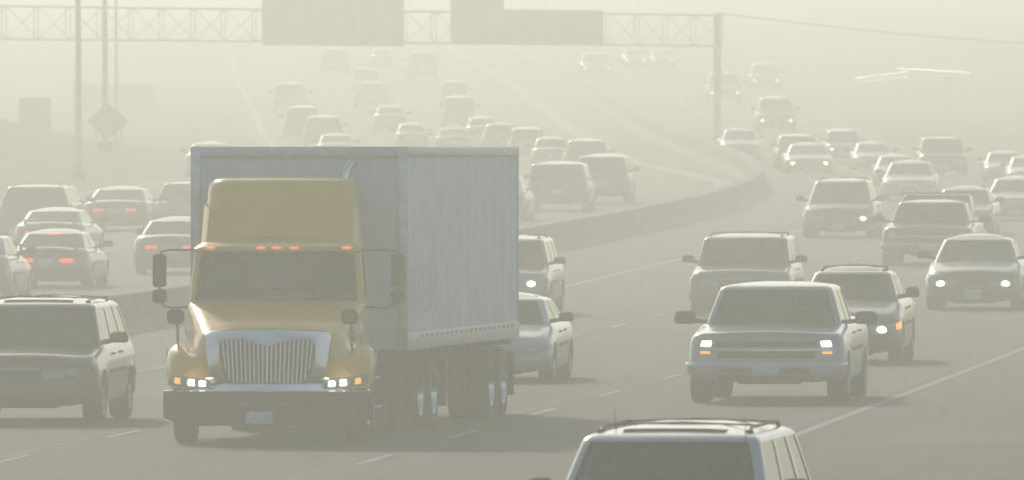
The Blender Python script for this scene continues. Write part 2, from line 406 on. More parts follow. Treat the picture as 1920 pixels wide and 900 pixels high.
BASE = {
 'sedan': dict(W=1.78, L=4.6, sill=.2, R=.32, r=.42, bf=.14, br=.12, crown=.05, wheels=(-1.42, 1.3),
    top=[(0,.66),(.25,.74),(1.25,.92),(1.6,.95),(3.7,.99),(4.2,1.0),(4.6,.94)],
    wp=[(0,.93),(.12,.985),(.45,1),(.75,.985),(.9,.95),(.96,.90),(1,.85)], fp=[(0,.07),(.15,0),(.5,0),(.62,.03),(.85,.1),(1,.24)], rp=[(0,.1),(.15,0),(.55,0),(.85,.05),(1,.14)],
    cab=dict(z0=.9, z1=1.38, wb=.78, wt=.60, yf0=-1.12, yf1=-.32, yr0=1.72, yr1=.92, r=.10, er=.1, bf=.12, br=.08, side=[(.03,.46),(.51,.93)]), grille=(.36,.6), lampt=(.56,.82), tail=(.5,.82)),
 'suv': dict(W=1.86, L=4.65, sill=.3, R=.37, r=.3, bf=.1, br=.06, crown=.05, wheels=(-1.42, 1.38),
    top=[(0,.88),(.2,.96),(1.2,1.08),(1.5,1.12),(4.3,1.16),(4.65,1.12)],
    wp=[(0,.94),(.12,.99),(.45,1),(.75,.985),(.9,.95),(.96,.92),(1,.88)], fp=[(0,.08),(.15,0),(.45,0),(.55,.04),(.85,.06),(1,.17)], rp=[(0,.05),(.15,0),(.5,0),(.6,.05),(1,.1)],
    cab=dict(z0=1.05, z1=1.70, wb=.85, wt=.70, yf0=-1.2, yf1=-.55, yr0=2.2, yr1=1.92, r=.085, er=.1, bf=.1, br=.05, side=[(.03,.36),(.40,.70),(.75,.97)]), grille=(.5,.84), lampt=(.6,.86), tail=(.62,.96)),
 'minivan': dict(W=1.9, L=4.8, sill=.24, R=.33, r=.42, bf=.16, br=.06, crown=.06, wheels=(-1.45, 1.45),
    top=[(0,.74),(.2,.84),(.9,1.02),(1.3,1.08),(4.4,1.12),(4.8,1.08)],
    wp=[(0,.94),(.12,.985),(.45,1),(.75,.985),(.9,.95),(.96,.92),(1,.87)], fp=[(0,.07),(.15,0),(.5,0),(.7,.05),(1,.28)], rp=[(0,.05),(.15,0),(.5,0),(.6,.04),(1,.08)],
    cab=dict(z0=1.0, z1=1.68, wb=.84, wt=.68, yf0=-1.62, yf1=-.6, yr0=2.28, yr1=1.98, r=.10, er=.11, bf=.16, br=.05, side=[(.05,.34),(.38,.68),(.72,.97)]), grille=(.42,.62), lampt=(.56,.8), tail=(.6,.96)),
 'pickup': dict(rc=.6, W=1.98, L=5.5, sill=.36, R=.38, r=.2, bf=.07, br=.02, crown=.04, wheels=(-1.85, 1.7),
    top=[(0,1.02),(.15,1.07),(1.4,1.16),(1.7,1.2),(5.4,1.24),(5.5,1.22)],
    wp=[(0,.96),(.12,.99),(.45,1),(.75,.99),(.9,.965),(.96,.94),(1,.90)], fp=[(0,.08),(.12,0),(.36,0),(.42,.08),(.85,.09),(1,.16)], rp=[(0,.05),(.15,0),(.35,0),(.4,.08),(1,.1)],
    cab=dict(z0=1.12, z1=1.78, wb=.87, wt=.70, yf0=-1.3, yf1=-.72, yr0=1.15, yr1=1.02, r=.08, er=.1, bf=.08, br=.03, side=[(.04,.55),(.60,.96)]), grille=(.58,.86), lampt=(.735,.885), tail=(.5,.95)),
}
def make_vehicle(kind, opts):
    T = dict(BASE[kind]); T['cab'] = dict(T['cab'])
    if 'tall' in opts: T['cab']['wt'] += .05
    B, K = Body(T), Cabin(T)
    root = empty({'sedan':'sedan_car','suv':'suv_car','minivan':'minivan_car','pickup':'pickup_truck'}[kind])
    body = body_mesh(T).build('body', [PAINT['grey']], root, ang=42); body['paint'] = 1
    gm = M['clear'] if 'clear' in opts else M['glass']
    def pane(name, u0, u1, ov=True):
        return patch(K, u0, u1, GL0, GL1, off=-.008, nu=8, nt=5, skirt=False).build(name, gm, root)
    pane('windshield', -1, 1); pane('rear_window', 4, 6)
    for a, b in T['cab']['side']: pane('side_window', 2+a, 2+b); pane('side_window', 8-b, 8-a)
    # dark rubber surround of the front and rear screens
    for ua, ub, nm in ((-1, 1, 'windshield'), (4, 6, 'rear_window')):
        m = MB()
        for (a, b, c, d) in ((ua, ub, GL0-.015, GL0+.02), (ua, ub, GL1-.015, GL1+.008), (ua-.05, ua+.03, GL0, GL1), (ub-.03, ub+.05, GL0, GL1)):
            patch(K, a, b, c, d, off=.003, nu=8, nt=2, skirt=False, mb=m)
        m.build('window_seal', M['trim'], root)
    # seats and dash inside
    c = T['cab']; m = MB(); zz = c['z0']
    for x in (-.38, .38):
        m.box((x, c['yf1']+.35, zz+.02), (.46, .14, .62), bev=.05); m.box((x, c['yf1']+.37, zz+.42), (.24, .09, .18), bev=.035)
    if kind != 'pickup':
        m.box((0, min(c['yr1']-.2, .95), zz-.05), (1.2, .14, .5), bev=.05)
    m.tube([(-.38+.17*math.cos(a)-.0, c['yf0']+.62, zz+.10+.17*math.sin(a)) for a in [math.pi*i/6 for i in range(7)]], .014, n=6)
    m.build('interior', M['inside'], root)
    # wheels and the dark chassis between them
    for wy in T['wheels']:
        for sx in (-1, 1): wheel(root, sx*(T['W']/2-.125), wy, T['R'], .23 if kind != 'pickup' else .26, sx)
    m = MB(); m.box((0, 0, T['sill']+.05), (T['W']-.62, T['L']-.5, .16), bev=.03)
    for wy in T['wheels']: m.tube([(-T['W']/2+.2, wy, T['R']), (T['W']/2-.2, wy, T['R'])], .05, n=8)
    m.box((0, T['wheels'][0]-.1, T['sill']-.0), (.8, .5, .14), bev=.03)
    m.build('chassis', M['trim'], root)
    # front: grille, lamps, bumper, plate
    g0, g1 = T['grille']; l0, l1 = T['lampt']
    gw = {'sedan': .5, 'suv': .62, 'minivan': .5, 'pickup': .74}[kind]
    if 'widelamp' in opts: gw = .42
    if kind == 'pickup': 
        patch(B, -.84, .84, .76, .88, .008, 12, 3).build('grille', M['trim'], root)
        patch(B, -.78, .78, .47, .66, .008, 12, 3).build('grille', M['trim'], root)
        patch(B, -1.15, 1.15, .685, .715, .016, 14, 2).build('grille_bar', M['bright'], root)
        o = patch(B, -1.95, 1.95, .14, .36, .03, 26, 3).build('bumper', PAINT['grey'], root); o['paint'] = 1
        patch(B, -1.9, 1.9, .345, .37, .042, 26, 1).build('bumper_trim', M['bright'], root)
        patch(B, -.72, .72, .16, .28, .038, 12, 2).build('air_intake', M['trim'], root)
        patch(B, -.8, .8, .02, .11, .02, 12, 2).build('air_dam', M['trim'], root)
    else:
        m = patch(B, -gw, gw, g0, g1, .008, 12, 4); m.build('grille', M['trim'], root)
        patch(B, -gw*1.03, gw*1.03, g1, g1+.035, .014, 12, 1).build('grille_bar', M['chrome'], root)
        if kind == 'suv': patch(B, -1.9, 1.9, .05, .30, .02, 26, 3).build('bumper', M['trim'], root)
        else: patch(B, -.75, .75, .08, .24, .006, 12, 2).build('air_intake', M['trim'], root)
    for s in (-1, 1):
        ua, ub = (.66, 1.6) if kind in ('sedan', 'minivan') else (gw+.14 if kind == 'pickup' else gw+.03, 1.2)
        sh = (lambda a, lo, hi: (lo+.06*a if kind != 'pickup' else lo, hi)) if s > 0 else (lambda a, lo, hi: (lo+.06*(1-a) if kind != 'pickup' else lo, hi))
        a, b = (ua, ub) if s > 0 else (-ub, -ua)
        h = patch(B, a, b, l0, l1, .010, 8, 4, shape=sh).build('headlight', M['lens'], root); h['slot'] = 'head'
        if kind == 'pickup':
            a, b = (.90, 1.14) if s > 0 else (-1.14, -.90)
            bl = patch(B, a, b, l0+.025, l1-.02, .022, 4, 2).build('bulb', M['lens'], h)
        else: bl = lamp_disc(B, s*{'sedan': 1.2, 'minivan': 1.22, 'suv': 1.0}[kind], (l0+l1)/2, .06, M['lens'], h, squash=1.35)
        bl['slot'] = 'bulb'
        a, b = (1.64, 1.88) if s > 0 else (-1.88, -1.64)
        ts = (l0+.06, l1-.05) if kind != 'pickup' else (.60, .65)
        if kind == 'pickup': a, b = (.90, 1.14) if s > 0 else (-1.14, -.90)
        tl = patch(B, a, b, ts[0], ts[1], .014, 5, 2).build('turn_light', M['amberlens'], root); tl['slot'] = 'turn'
        # tail lamps
        a, b = (3.45, 4.25) if kind in ('sedan',) else (3.7, 4.12)
        if s < 0: a, b = 10-b, 10-a
        t0, t1 = T['tail']; tl = patch(B, a, b, t0, t1, .010, 8, 4).build('tail_light', M['redlens'], root)
        ub_ = {'sedan': 3.95, 'suv': 3.9, 'minivan': 3.9, 'pickup': 3.9}[kind]
        for q_, (du, rr_) in enumerate([(0, .05), (.28, .045)] if kind == 'sedan' else [(0, .05)]):
            uu = ub_+du; bl = lamp_disc(B, uu if s > 0 else 10-uu, t0+(t1-t0)*.55, rr_, M['redlens'], tl, squash=1.7); bl['slot'] = 'tailbulb'
    def plate(y, z, sgn):
        m = MB(); m.box((0, y, z), (.34, .012, .17), bev=.004); m.build('license_plate', M['plate'], root)
    p = B.P(0, .2)
    if 'noplate' not in opts: plate(p.y-.03-(.05 if kind == 'pickup' else .01), p.z+.03, -1)
    p = B.P(5, .62 if kind == 'sedan' else .5); plate(p.y+.018, p.z, 1)
    lamp = patch(K, 4.75, 5.25, .90, .94, .006, 4, 1).build('high_brake_light', M['redlens'], root); lamp['slot'] = 'tail'
    # mirrors
    for s in (-1, 1):
        big = kind == 'pickup'
        x = s*(T['W']/2+(.16 if big else .10)); y = c['yf0']+.42; z = c['z0']+.17
        m = MB(); m.box((x, y, z), (.30 if big else .24, .12, .2 if big else .16), bev=.05, taper=(.85, 1)); m.tube([(s*(c['wb']-.05), y+.05, z-.08), (x-s*.05, y, z-.04)], .035, n=8)
        mi = m.build('side_mirror', M['trim'], root)
    # door handles and side moulding on both sides
    for s in (-1, 1):
        m = MB(); ua, ub = 2.32, 2.72
        a, b = (ua, ub) if s > 0 else (10-ub, 10-ua)
        patch(B, a, b, .5, .56, .016, 10, 1).build('side_moulding', M['trim'], root)
        for v in (.42, .64):
            u = 2+v if s > 0 else 8-v; p = B.P(u, .82); m.box(p+Vector((s*.012, 0, 0)), (.03, .17, .03), bev=.008)
        m.build('door_handle', M['trim'], root)
    if 'rack' in opts:
        z = c['z1']; m = MB(); y0, y1 = c['yf1']+.22, c['yr1']-.15
        for s in (-1, 1):
            x = s*(c['wt']-.10); m.tube([(x, y0, z-.01), (x, y0+.12, z+.045), (x, y0+.3, z+.055), (x, y1-.3, z+.055), (x, y1-.12, z+.045), (x, y1, z-.01)], .016, n=8); m.box((x, y0+.06, z+.01), (.05, .16, .05), bev=.015)
        for q in (.25, .75): y = y0+(y1-y0)*q; m.tube([(-c['wt']+.1, y, z+.06), (0, y, z+.085), (c['wt']-.1, y, z+.06)], .010, n=8)
        m.build('roof_rack', M['trim'], root)
    if 'sunroof' in opts:
        m = MB(); z = c['z1']+.042
        m.grid([[Vector((x, y, z+.004-.035*(x/.6)**4)) for x in np.linspace(-.42, .42, 9)] for y in (c['yf1']+.18, c['yf1']+.62)])
        m.build('sunroof', M['glass'], root)
    if 'spoiler' in opts:
        z = B.zt(B.L/2-.25); m = MB(); m.box((0, B.L/2-.26, z+.13), (1.42, .2, .03), bev=.012)
        for s in (-1, 1): m.box((s*.6, B.L/2-.26, z+.05), (.06, .14, .16), bev=.015)
        o = m.build('spoiler', PAINT['grey'], root); o['paint'] = 1
    if 'cap' in opts:                                   # camper shell over the bed
        m = MB(); m.box((0, 1.95, 1.58), (1.62, 1.45, .74), bev=.08, taper=(.88, .97)); o = m.build('camper_shell', PAINT['grey'], root); o['paint'] = 1
        m = MB(); m.tube([(-.75, 1.45, 1.95), (-.75, 2.55, 1.95)], .02); m.tube([(.75, 1.45, 1.95), (.75, 2.55, 1.95)], .02)
        for y in (1.5, 2.0, 2.5): m.tube([(-.8, y, 1.98), (.8, y, 1.98)], .02)
        m.build('ladder_rack', M['trim'], root)
    if 'antenna' in opts:
        m = MB(); m.tube([(-.50, -.12, 1.72), (-.505, -.10, 1.78), (-.52, -.08, 1.93)], .008, n=5, r2=.002); m.build('antenna', M['trim'], root)
        m = MB(); m.tube([(.68, -1.28, 1.05), (.685, -1.26, 1.80)], .003, n=5); m.build('antenna', M['trim'], root)
    return root, T
CACHE = {}
def inst(kind, opts, face, cx, base, roof, wpx, paint, label, head=0, tail=0, group=None, yaw=None, cat=None, turn=0):
    """head: 0 off, 1 both lit, 2 dim, 'R'/'L' one lit. cx, base, roof, wpx describe the near face as the photo shows it."""
    key = (kind, tuple(sorted(opts)))
    first = key not in CACHE
    if first: CACHE[key] = make_vehicle(kind, opts)
    root, T = CACHE[key]
    if first: o = root; pairs = [(ch, ch, [(g_, g_) for g_ in ch.children]) for ch in root.children]
    else:
        o = root.copy(); C.objects.link(o)
        for k_ in list(o.keys()): del o[k_]
        pairs = []
        for ch in root.children:
            c2 = ch.copy(); C.objects.link(c2); c2.parent = o; subs = []
            for gch in ch.children:
                g2 = gch.copy(); C.objects.link(g2); g2.parent = c2; subs.append((gch, g2))
            pairs.append((ch, c2, subs))
    P = G(cx, base); s = FPX/P.y
    kx = wpx/(s*T['W']); H = T['cab']['z1']+.04
    ang = heading(P.y) if yaw is None else R(yaw)
    Lr = T['L']; near = Lr/2-.8
    yroof = P.y+1.9 if face == 'F' and kind != 'minivan' else P.y+.9
    h = CAMH-(roof-HORY)*yroof/FPX-gz(P.y); kz = h/H
    print('VEH %-8s %4d %4d d=%4.0f kx=%.2f kz=%.2f ratio=%.2f' % (kind, cx, base, P.y, kx, kz, kz/kx))
    kx = min(max(kx, .8), 1.35); kz = min(max(kz, .74), 1.2)
    back = Vector((math.sin(ang), math.cos(ang), 0)); loc = P+back*near
    slope = math.atan((gz(loc.y+3)-gz(loc.y-3))/6)
    loc.z = gz(loc.y)
    o.location = loc; o.scale = (kx, 1.0, kz)
    o.rotation_euler = (slope, 0, -ang) if face == 'F' else (-slope, 0, math.pi-ang)
    pm = PAINT[paint]
    def setm(ob, m): ob.material_slots[0].link = 'OBJECT'; ob.material_slots[0].material = m
    for src, c2, subs in pairs:
        if c2.get('paint'): setm(c2, pm)
        sl_ = c2.get('slot')
        if sl_ == 'tail': setm(c2, M['redon'] if tail == 1 else M['redlens'])
        if sl_ == 'turn': setm(c2, M['amberon'] if turn else M['amberlens'])
        for gs, g2 in subs:
            if g2.get('slot') == 'tailbulb': setm(g2, M['redon'] if tail == 1 else M['reddim'] if tail == 2 else M['redlens'])
            if g2.get('slot') == 'bulb':
                left = sum(v.co.x for v in g2.data.vertices) < 0
                on = head == 1 or (head == 'L' and left) or (head == 'R' and not left)
                setm(g2, M['lampon'] if on else M['lampdim'] if head == 2 else M['lens'])
    tag(o, label, cat or {'sedan':'car','suv':'suv','minivan':'minivan','pickup':'pickup truck'}[kind], group)
    return o, T
GO, GA, GF = 'vehicles in the oncoming lanes', 'vehicles driving away beyond the median', 'far vehicles fading into the haze'
# --- oncoming, near to far:        kind, options, face, centre x, base y, roof y, width
inst('pickup', (), 'F', 1444, 755, 530, 294, 'pale blue', 'pale silver pickup with both square headlights and amber lights lit, right of the yellow truck', 1, 0, GO, turn=1)
inst('suv', ('rack','sunroof','antenna'), 'F', 1230, 1165, 803, 440, 'white', 'light silver suv cut off by the bottom edge, showing roof rack and windshield', 0, 0, GO, yaw=8.5)
inst('suv', ('rack','sunroof','noplate','widelamp'), 'F', 50, 795, 562, 292, 'black', 'dark suv with roof rack and unlit lamps, left of the yellow truck', 0, 0, GO)
inst('suv', ('rack','tall'), 'F', 1392, 592, 440, 192, 'grey', 'grey suv with unlit headlights and roof rack right behind the pale silver pickup', 0, 0, GO)
inst('sedan', ('clear','rack'), 'F', 1590, 682, 503, 208, 'black', 'dark car with roof rails and one bright headlight behind the pale silver pickup', 1, 0, GO, turn=1)
inst('sedan', (), 'F', 1828, 581, 443, 182, 'black', 'dark car with two lit headlights and a license plate by the right edge', 1, 0, GO)
inst('sedan', ('clear',), 'F', 930, 716, 553, 222, 'pale blue', 'pale blue sedan with unlit lamps partly hidden behind the rear of the white trailer', 0, 0, GO)
inst('suv', ('rack',), 'F', 940, 592, 444, 188, 'silver', 'silver suv with a lit headlight peeking out from behind the white trailer', 'R', 0, GO)
inst('minivan', ('rack',), 'F', 1574, 446, 337, 136, 'grey', 'grey minivan with only one headlight lit driving alone behind the grey suv', 'R', 0, GO)
inst('pickup', ('clear','cap','dark'), 'F', 1742, 498, 376, 172, 'blue', 'bluish pickup with a camper shell and rack rising behind its see-through cab', 0, 0, GO)
inst('sedan', (), 'F', 1806, 441, 352, 120, 'dark grey', 'dark sedan mostly hidden behind the bluish pickup with the camper shell', 0, 0, GO)
inst('sedan', (), 'F', 1905, 414, 333, 118, 'silver', 'silver sedan with a lit headlight cut by the right edge above the dark car', 'L', 0, GO)
inst('sedan', ('clear',), 'F', 1706, 376, 303, 106, 'white', 'whitish sedan with see-through windows just behind the bluish pickup', 0, 0, GO)
inst('sedan', (), 'F', 1680, 348, 292, 84, 'silver', 'grey sedan peeking out behind the whitish see-through sedan', 0, 0, GO)
inst('sedan', (), 'F', 1516, 326, 270, 92, 'silver', 'hazy sedan with two lit headlights in the lane nearest the median bend', 1, 0, GF)
inst('suv', (), 'F', 1497, 318, 254, 84, 'dark grey', 'hazy dark suv tucked behind the sedan with two lit headlights', 'L', 0, GF)
inst('suv', (), 'F', 1582, 305, 247, 68, 'silver', 'hazy silver suv between two sedans, left headlight glinting', 'L', 0, GF)
inst('sedan', (), 'F', 1638, 320, 268, 80, 'silver', 'hazy sedan with no lights to the right of the silver suv', 0, 0, GF)
inst('suv', ('rack',), 'F', 1768, 331, 258, 92, 'grey', 'hazy large grey suv with roof rack behind the whitish sedan', 0, 0, GF)
inst('sedan', (), 'F', 1885, 340, 287, 82, 'blue', 'hazy bluish sedan by the right edge of the photo', 0, 0, GF)
inst('sedan', (), 'F', 1928, 350, 300, 82, 'silver', 'hazy silver sedan cut off by the right edge, in front of the bluish one', 0, 0, GF)
inst('sedan', (), 'F', 1388, 299, 243, 76, 'silver', 'hazy silver sedan beside the foot of the gantry post', 0, 0, GF)
inst('minivan', (), 'F', 1455, 248, 183, 76, 'grey', 'hazy grey minivan with a bright glint, alone beyond the gantry post', 2, 0, GF)
inst('minivan', (), 'F', 1358, 192, 137, 68, 'grey', 'faint minivan with lit lights seen behind the gantry post', 2, 0, GF)
inst('minivan', (), 'F', 1435, 167, 119, 60, 'silver', 'faint silver minivan with lit lights right of the gantry post', 2, 0, GF)
inst('minivan', (), 'F', 1118, 142, 100, 62, 'silver', 'faint minivan with two lit lights below the gantry truss', 2, 0, GF)
inst('sedan', (), 'F', 1190, 124, 92, 46, 'silver', 'faint sedan, the first of two pairs of lights below the gantry right end', 1, 0, GF)
inst('sedan', (), 'F', 1243, 126, 94, 48, 'grey', 'faint sedan, the pair of lights nearest the gantry post', 2, 0, GF)
# --- driving away
inst('sedan', ('spoiler',), 'B', 96, 540, 433, 154, 'black', 'black sedan with spoiler and all brake lights glowing red', 0, 1, GA)
inst('sedan', ('spoiler',), 'B', 98, 478, 392, 136, 'silver', 'silver sedan with spoiler just ahead of the black braking sedan', 0, 2, GA)
inst('minivan', ('rack',), 'B', 70, 440, 347, 146, 'dark grey', 'large dark minivan at the left edge ahead of the silver sedan', 0, 0, GA)
inst('sedan', (), 'B', 221, 433, 352, 126, 'grey', 'grey sedan with glowing tail lights beside the large dark minivan', 0, 2, GA)
inst('suv', ('rack',), 'B', 355, 425, 345, 116, 'blue', 'bluish suv half hidden by the upper left of the trailer', 0, 2, GA)
inst('sedan', (), 'B', 326, 514, 410, 146, 'brown', 'brownish sedan cut off by the left side of the trailer', 0, 2, GA)
inst('sedan', (), 'B', -58, 568, 440, 168, 'silver', 'silver sedan just showing its side at the left edge by the black one', 0, 0, GA)
inst('sedan', (), 'B', 394, 332, 268, 94, 'white', 'white glinting sedan just above the top left corner of the trailer', 0, 0, GA)
inst('suv', ('tall',), 'B', 1047, 396, 305, 118, 'black', 'big black suv nearest to the right of the trailer beyond the median', 0, 0, GA)
inst('suv', ('tall',), 'B', 1130, 382, 291, 104, 'dark grey', 'dark grey suv with glinting flank to the right of the big black suv', 0, 0, GA)
inst('sedan', (), 'B', 935, 415, 330, 108, 'silver', 'silver car hidden behind the trailer with only its glinting flank showing', 0, 0, GA)
inst('minivan', (), 'B', 1100, 330, 262, 92, 'grey', 'grey minivan ahead of the dark grey suv beyond the median', 0, 0, GA)
inst('sedan', (), 'B', 1034, 325, 258, 78, 'silver', 'hazy silver sedan between two vans above the big black suv', 0, 0, GA)
for a in [
 ('suv', (), 990, 303, 240, 74, 'white', 'hazy whitish suv above the top right corner of the trailer', 0),
 ('minivan', (), 938, 290, 236, 66, 'silver', 'hazy silver minivan left of the whitish suv above the trailer', 0),
 ('sedan', (), 905, 276, 220, 68, 'white', 'hazy white sedan with a bright glint on its left corner', 0),
 ('sedan', (), 850, 290, 240, 72, 'dark grey', 'hazy dark sedan close behind the white glinting sedan', 0),
 ('sedan', (), 772, 284, 232, 64, 'white', 'hazy sedan in glaring reflection over the middle of the trailer roof', 0),
 ('suv', (), 861, 238, 181, 64, 'grey', 'hazy grey suv, the nearer of two one behind the other above the trailer', 0),
 ('suv', (), 853, 198, 152, 54, 'silver', 'hazy silver suv, the farther of two one behind the other above the trailer', 0),
 ('sedan', (), 732, 250, 199, 66, 'silver', 'hazy silver sedan with a bright glint alone in its lane above the trailer', 0),
 ('sedan', (), 630, 308, 252, 76, 'white', 'hazy white sedan whose roof just clears the trailer top', 0),
 ('suv', (), 607, 277, 218, 76, 'grey', 'hazy grey suv with roof glints behind the white sedan by the trailer top', 0),
 ('minivan', (), 567, 262, 200, 74, 'grey', 'hazy grey minivan left of the grey suv with roof glints', 0),
 ('minivan', (), 544, 211, 156, 70, 'grey', 'hazy grey minivan in the leftmost lane beside the shoulder line', 0),
 ('minivan', (), 696, 201, 154, 66, 'grey', 'hazy grey minivan with faint red tail lights', 2),
 ('suv', (), 686, 169, 130, 56, 'silver', 'hazy silver suv just beyond the minivan with red tail lights', 0),
 ('minivan', (), 627, 138, 91, 56, 'grey', 'faint minivan under the left sign of the gantry', 0),
 ('minivan', (), 792, 149, 97, 58, 'grey', 'faint tall minivan in the middle lane between the two gantry signs', 0),
 ('sedan', (), 716, 126, 92, 44, 'silver', 'faint sedan under the right edge of the left gantry sign', 0),
 ('sedan', (), 450, 98, 66, 40, 'white', 'faint glinting sedan below the truss left of the signs', 0)]:
    inst(a[0], a[1], 'B', a[2], a[3], a[4], a[5], a[6], a[7], 0, a[8], GF)

# ------------------------------------------------------------------ the yellow truck with its white box trailer
def build_truck():
    Y0 = FPX/151.0; base = Vector(((500-960)/151.0, Y0, gz(Y0)))
    CA, BA = R(2.2), R(7.2)
    root = empty('semi_truck', base, -CA); bpy.context.view_layer.update()
    tag(root, 'yellow semi truck with chrome grille, lit headlights and a plain white box trailer', 'truck')
    inv = (Matrix.Translation(base) @ Matrix.Rotation(-CA, 4, 'Z')).inverted()
    def Q(px, py, dep):                              # photo row/column and depth behind the bumper -> local point
        return inv @ at(px, py, Y0+dep)
    def sx(p, k): return Vector((-p.x, p.y, p.z))
    # ---- hood, fenders: stations from nose to cowl; half profile mirrored
    def sect(y, wtop, ztop, wsh, zsh, wmid, zmid, wf, zf, zb, n=6):
        pts = [(0, ztop+.02), (wtop*.5, ztop+.012), (wtop, ztop-.02), (wsh, zsh), (wmid, zmid), (wf*.86, zf), (wf*.97, zf-.08), (wf, zf-.22), (wf, zb)]
        return [Vector((x, y, z)) for x, z in pts]
    S = [sect(.38, .74, 1.36, .80, 1.25, .84, 1.12, 1.10, .98, .70),
         sect(.48, .78, 1.40, .86, 1.28, .92, 1.10, 1.22, 1.08, .70),
         sect(.72, .82, 1.46, .92, 1.32, .98, 1.13, 1.29, 1.20, .80),
         sect(1.00, .88, 1.54, .96, 1.38, 1.00, 1.16, 1.31, 1.25, 1.16),
         sect(1.40, .95, 1.62, 1.0, 1.44, 1.02, 1.18, 1.30, 1.20, 1.12),
         sect(1.80, 1.02, 1.70, 1.05, 1.50, 1.06, 1.22, 1.24, 1.10, .66),
         sect(2.05, 1.07, 1.76, 1.09, 1.56, 1.10, 1.26, 1.16, 1.02, .62)]
    def smooth_rows(S, k=4):
        out = []
        for i in range(len(S)-1):
            for j_ in range(k):
                t = j_/k; a, b, c, d = S[max(i-1,0)], S[i], S[i+1], S[min(i+2, len(S)-1)]
                out.append([0.5*((2*q)+(r_-p)*t+(2*p-5*q+4*r_-s_)*t*t+(-p+3*q-3*r_+s_)*t**3) for p, q, r_, s_ in zip(a, b, c, d)])
        out.append(S[-1]); return out
    rows = smooth_rows(S); rows = [smooth_rows([[p] for p in r]) for r in rows]; rows = [[q[0] for q in r] for r in rows]
    m = MB(); m.grid(rows); m.grid([[sx(p, 0) for p in r] for r in rows])
    nose = rows[0]; m.grid([[p for p in nose], [Vector((p.x*.97, p.y-.05, p.z-.03)) for p in nose], [Vector((p.x*.9, p.y-.03, .7)) for p in nose]])
    m.grid([[sx(p,0) for p in nose], [Vector((-p.x*.97, p.y-.05, p.z-.03)) for p in nose], [Vector((-p.x*.9, p.y-.03, .7)) for p in nose]])
    hood = m.build('hood', M['yellow'], root, ang=50)
    # ---- chrome grille surround with V notch, dark opening and upright bars
    gy = .02
    def outer(): return [(-.78,1.36),(-.72,1.41),(-.4,1.43),(0,1.44),(.4,1.43),(.72,1.41),(.78,1.36),(.77,1.1),(.72,.86),(.82,.80),(1.0,.74),(1.02,.665),(0,.655),(-1.02,.665),(-1.0,.74),(-.82,.80),(-.72,.86),(-.77,1.1)]
    inn = [(-.60,1.24),(-.57,1.30),(-.30,1.31),(0,1.22),(.30,1.31),(.57,1.30),(.60,1.24),(.60,1.10),(.54,.86),(.52,.80),(.48,.775),(.40,.77),(0,.768),(-.40,.77),(-.48,.775),(-.52,.80),(-.54,.86),(-.60,1.10)]
    oc = outer(); m = MB(); k = .08
    def curve(x, z): return gy+.16*(abs(x)**2)+(z-.66)*.10
    r0 = [Vector((x, curve(x, z)+.10, z)) for x, z in oc]; r1 = [Vector((x*.985, curve(x, z)-.0, .66+(z-.66)*.985)) for x, z in oc]
    r2 = [Vector((x+(a-x)*.85, curve(x, z)-.035, z+(b-z)*.85)) for (x, z), (a, b) in zip(oc, inn)]
    r3 = [Vector((a, curve(a, b)-.02, b)) for a, b in inn]; r4 = [Vector((a*.97, curve(a, b)+.10, 1.04+(b-1.04)*.97)) for a, b in inn]
    m.grid([r0, r1, r2, r3, r4], loop=True)
    sur = m.build('grille_surround', M['chrome'], root, ang=60)
    m = MB(); bk = [Vector((a, curve(a, b)+.09, b)) for a, b in inn]; m.add(bk, [tuple(range(len(bk)))]); 
    gr = m.build('grille', M['trim'], root, ang=10)
    def innz(x):
        xs_ = [-.60,-.57,-.30,0,.30,.57,.60]; return float(np.interp(x, xs_, [1.24,1.30,1.31,1.22,1.31,1.30,1.24])), float(np.interp(abs(x), [0,.4,.48,.54,.60], [.768,.77,.775,.86,1.1]))
    for i in range(21):
        x = -.56+i*.056; zt_, zb_ = innz(x); m = MB(); xb = x*(.93)
        w_ = .009 if i != 10 else .014
        m.tube([(xb, curve(xb, zb_)+.03, zb_), (x, curve(x, zt_)+.03, zt_)], w_, n=6); m.build('grille_bar', M['bright'], gr)
    # ---- bumper with tow holes and plate
    m = MB(); rows = []
    for x in np.linspace(-1.31, 1.31, 29):
        e = abs(x)/1.31; y = .02+.36*max(0, e-.66)**1.6/.34**1.6
        zt_ = .655; zb_ = .235+.20*max(0, e-.80)*2.2
        rows.append([Vector((x, y+.12, zt_-.0)), Vector((x, y+.01, zt_)), Vector((x, y-.02, zt_-.03)), Vector((x, y-.02, .47)), Vector((x, y+.03, .44)), Vector((x, y+.02, zb_+.03)), Vector((x, y+.05, zb_)), Vector((x, y+.2, zb_))])
    m.grid(rows); bump = m.build('bumper', M['bumper'], root, ang=50)
    m = MB(); m.tube([(x, .03+.30*max(0, abs(x)/1.31-.72)**1.5/.28**1.5*.9, .662) for x in np.linspace(-1.31, 1.31, 29)], .008, n=6); m.build('trim_strip', M['chrome'], bump)
    for x in (-.32, .26): 
        m = MB(); m.box((x, -.004, .50), (.17, .02, .055), bev=.01); m.build('tow_hook', M['steel'], bump)
    m = MB(); m.box((-.09, -.012, .335), (.33, .02, .15), bev=.006); m.build('license_plate', M['plate'], root)
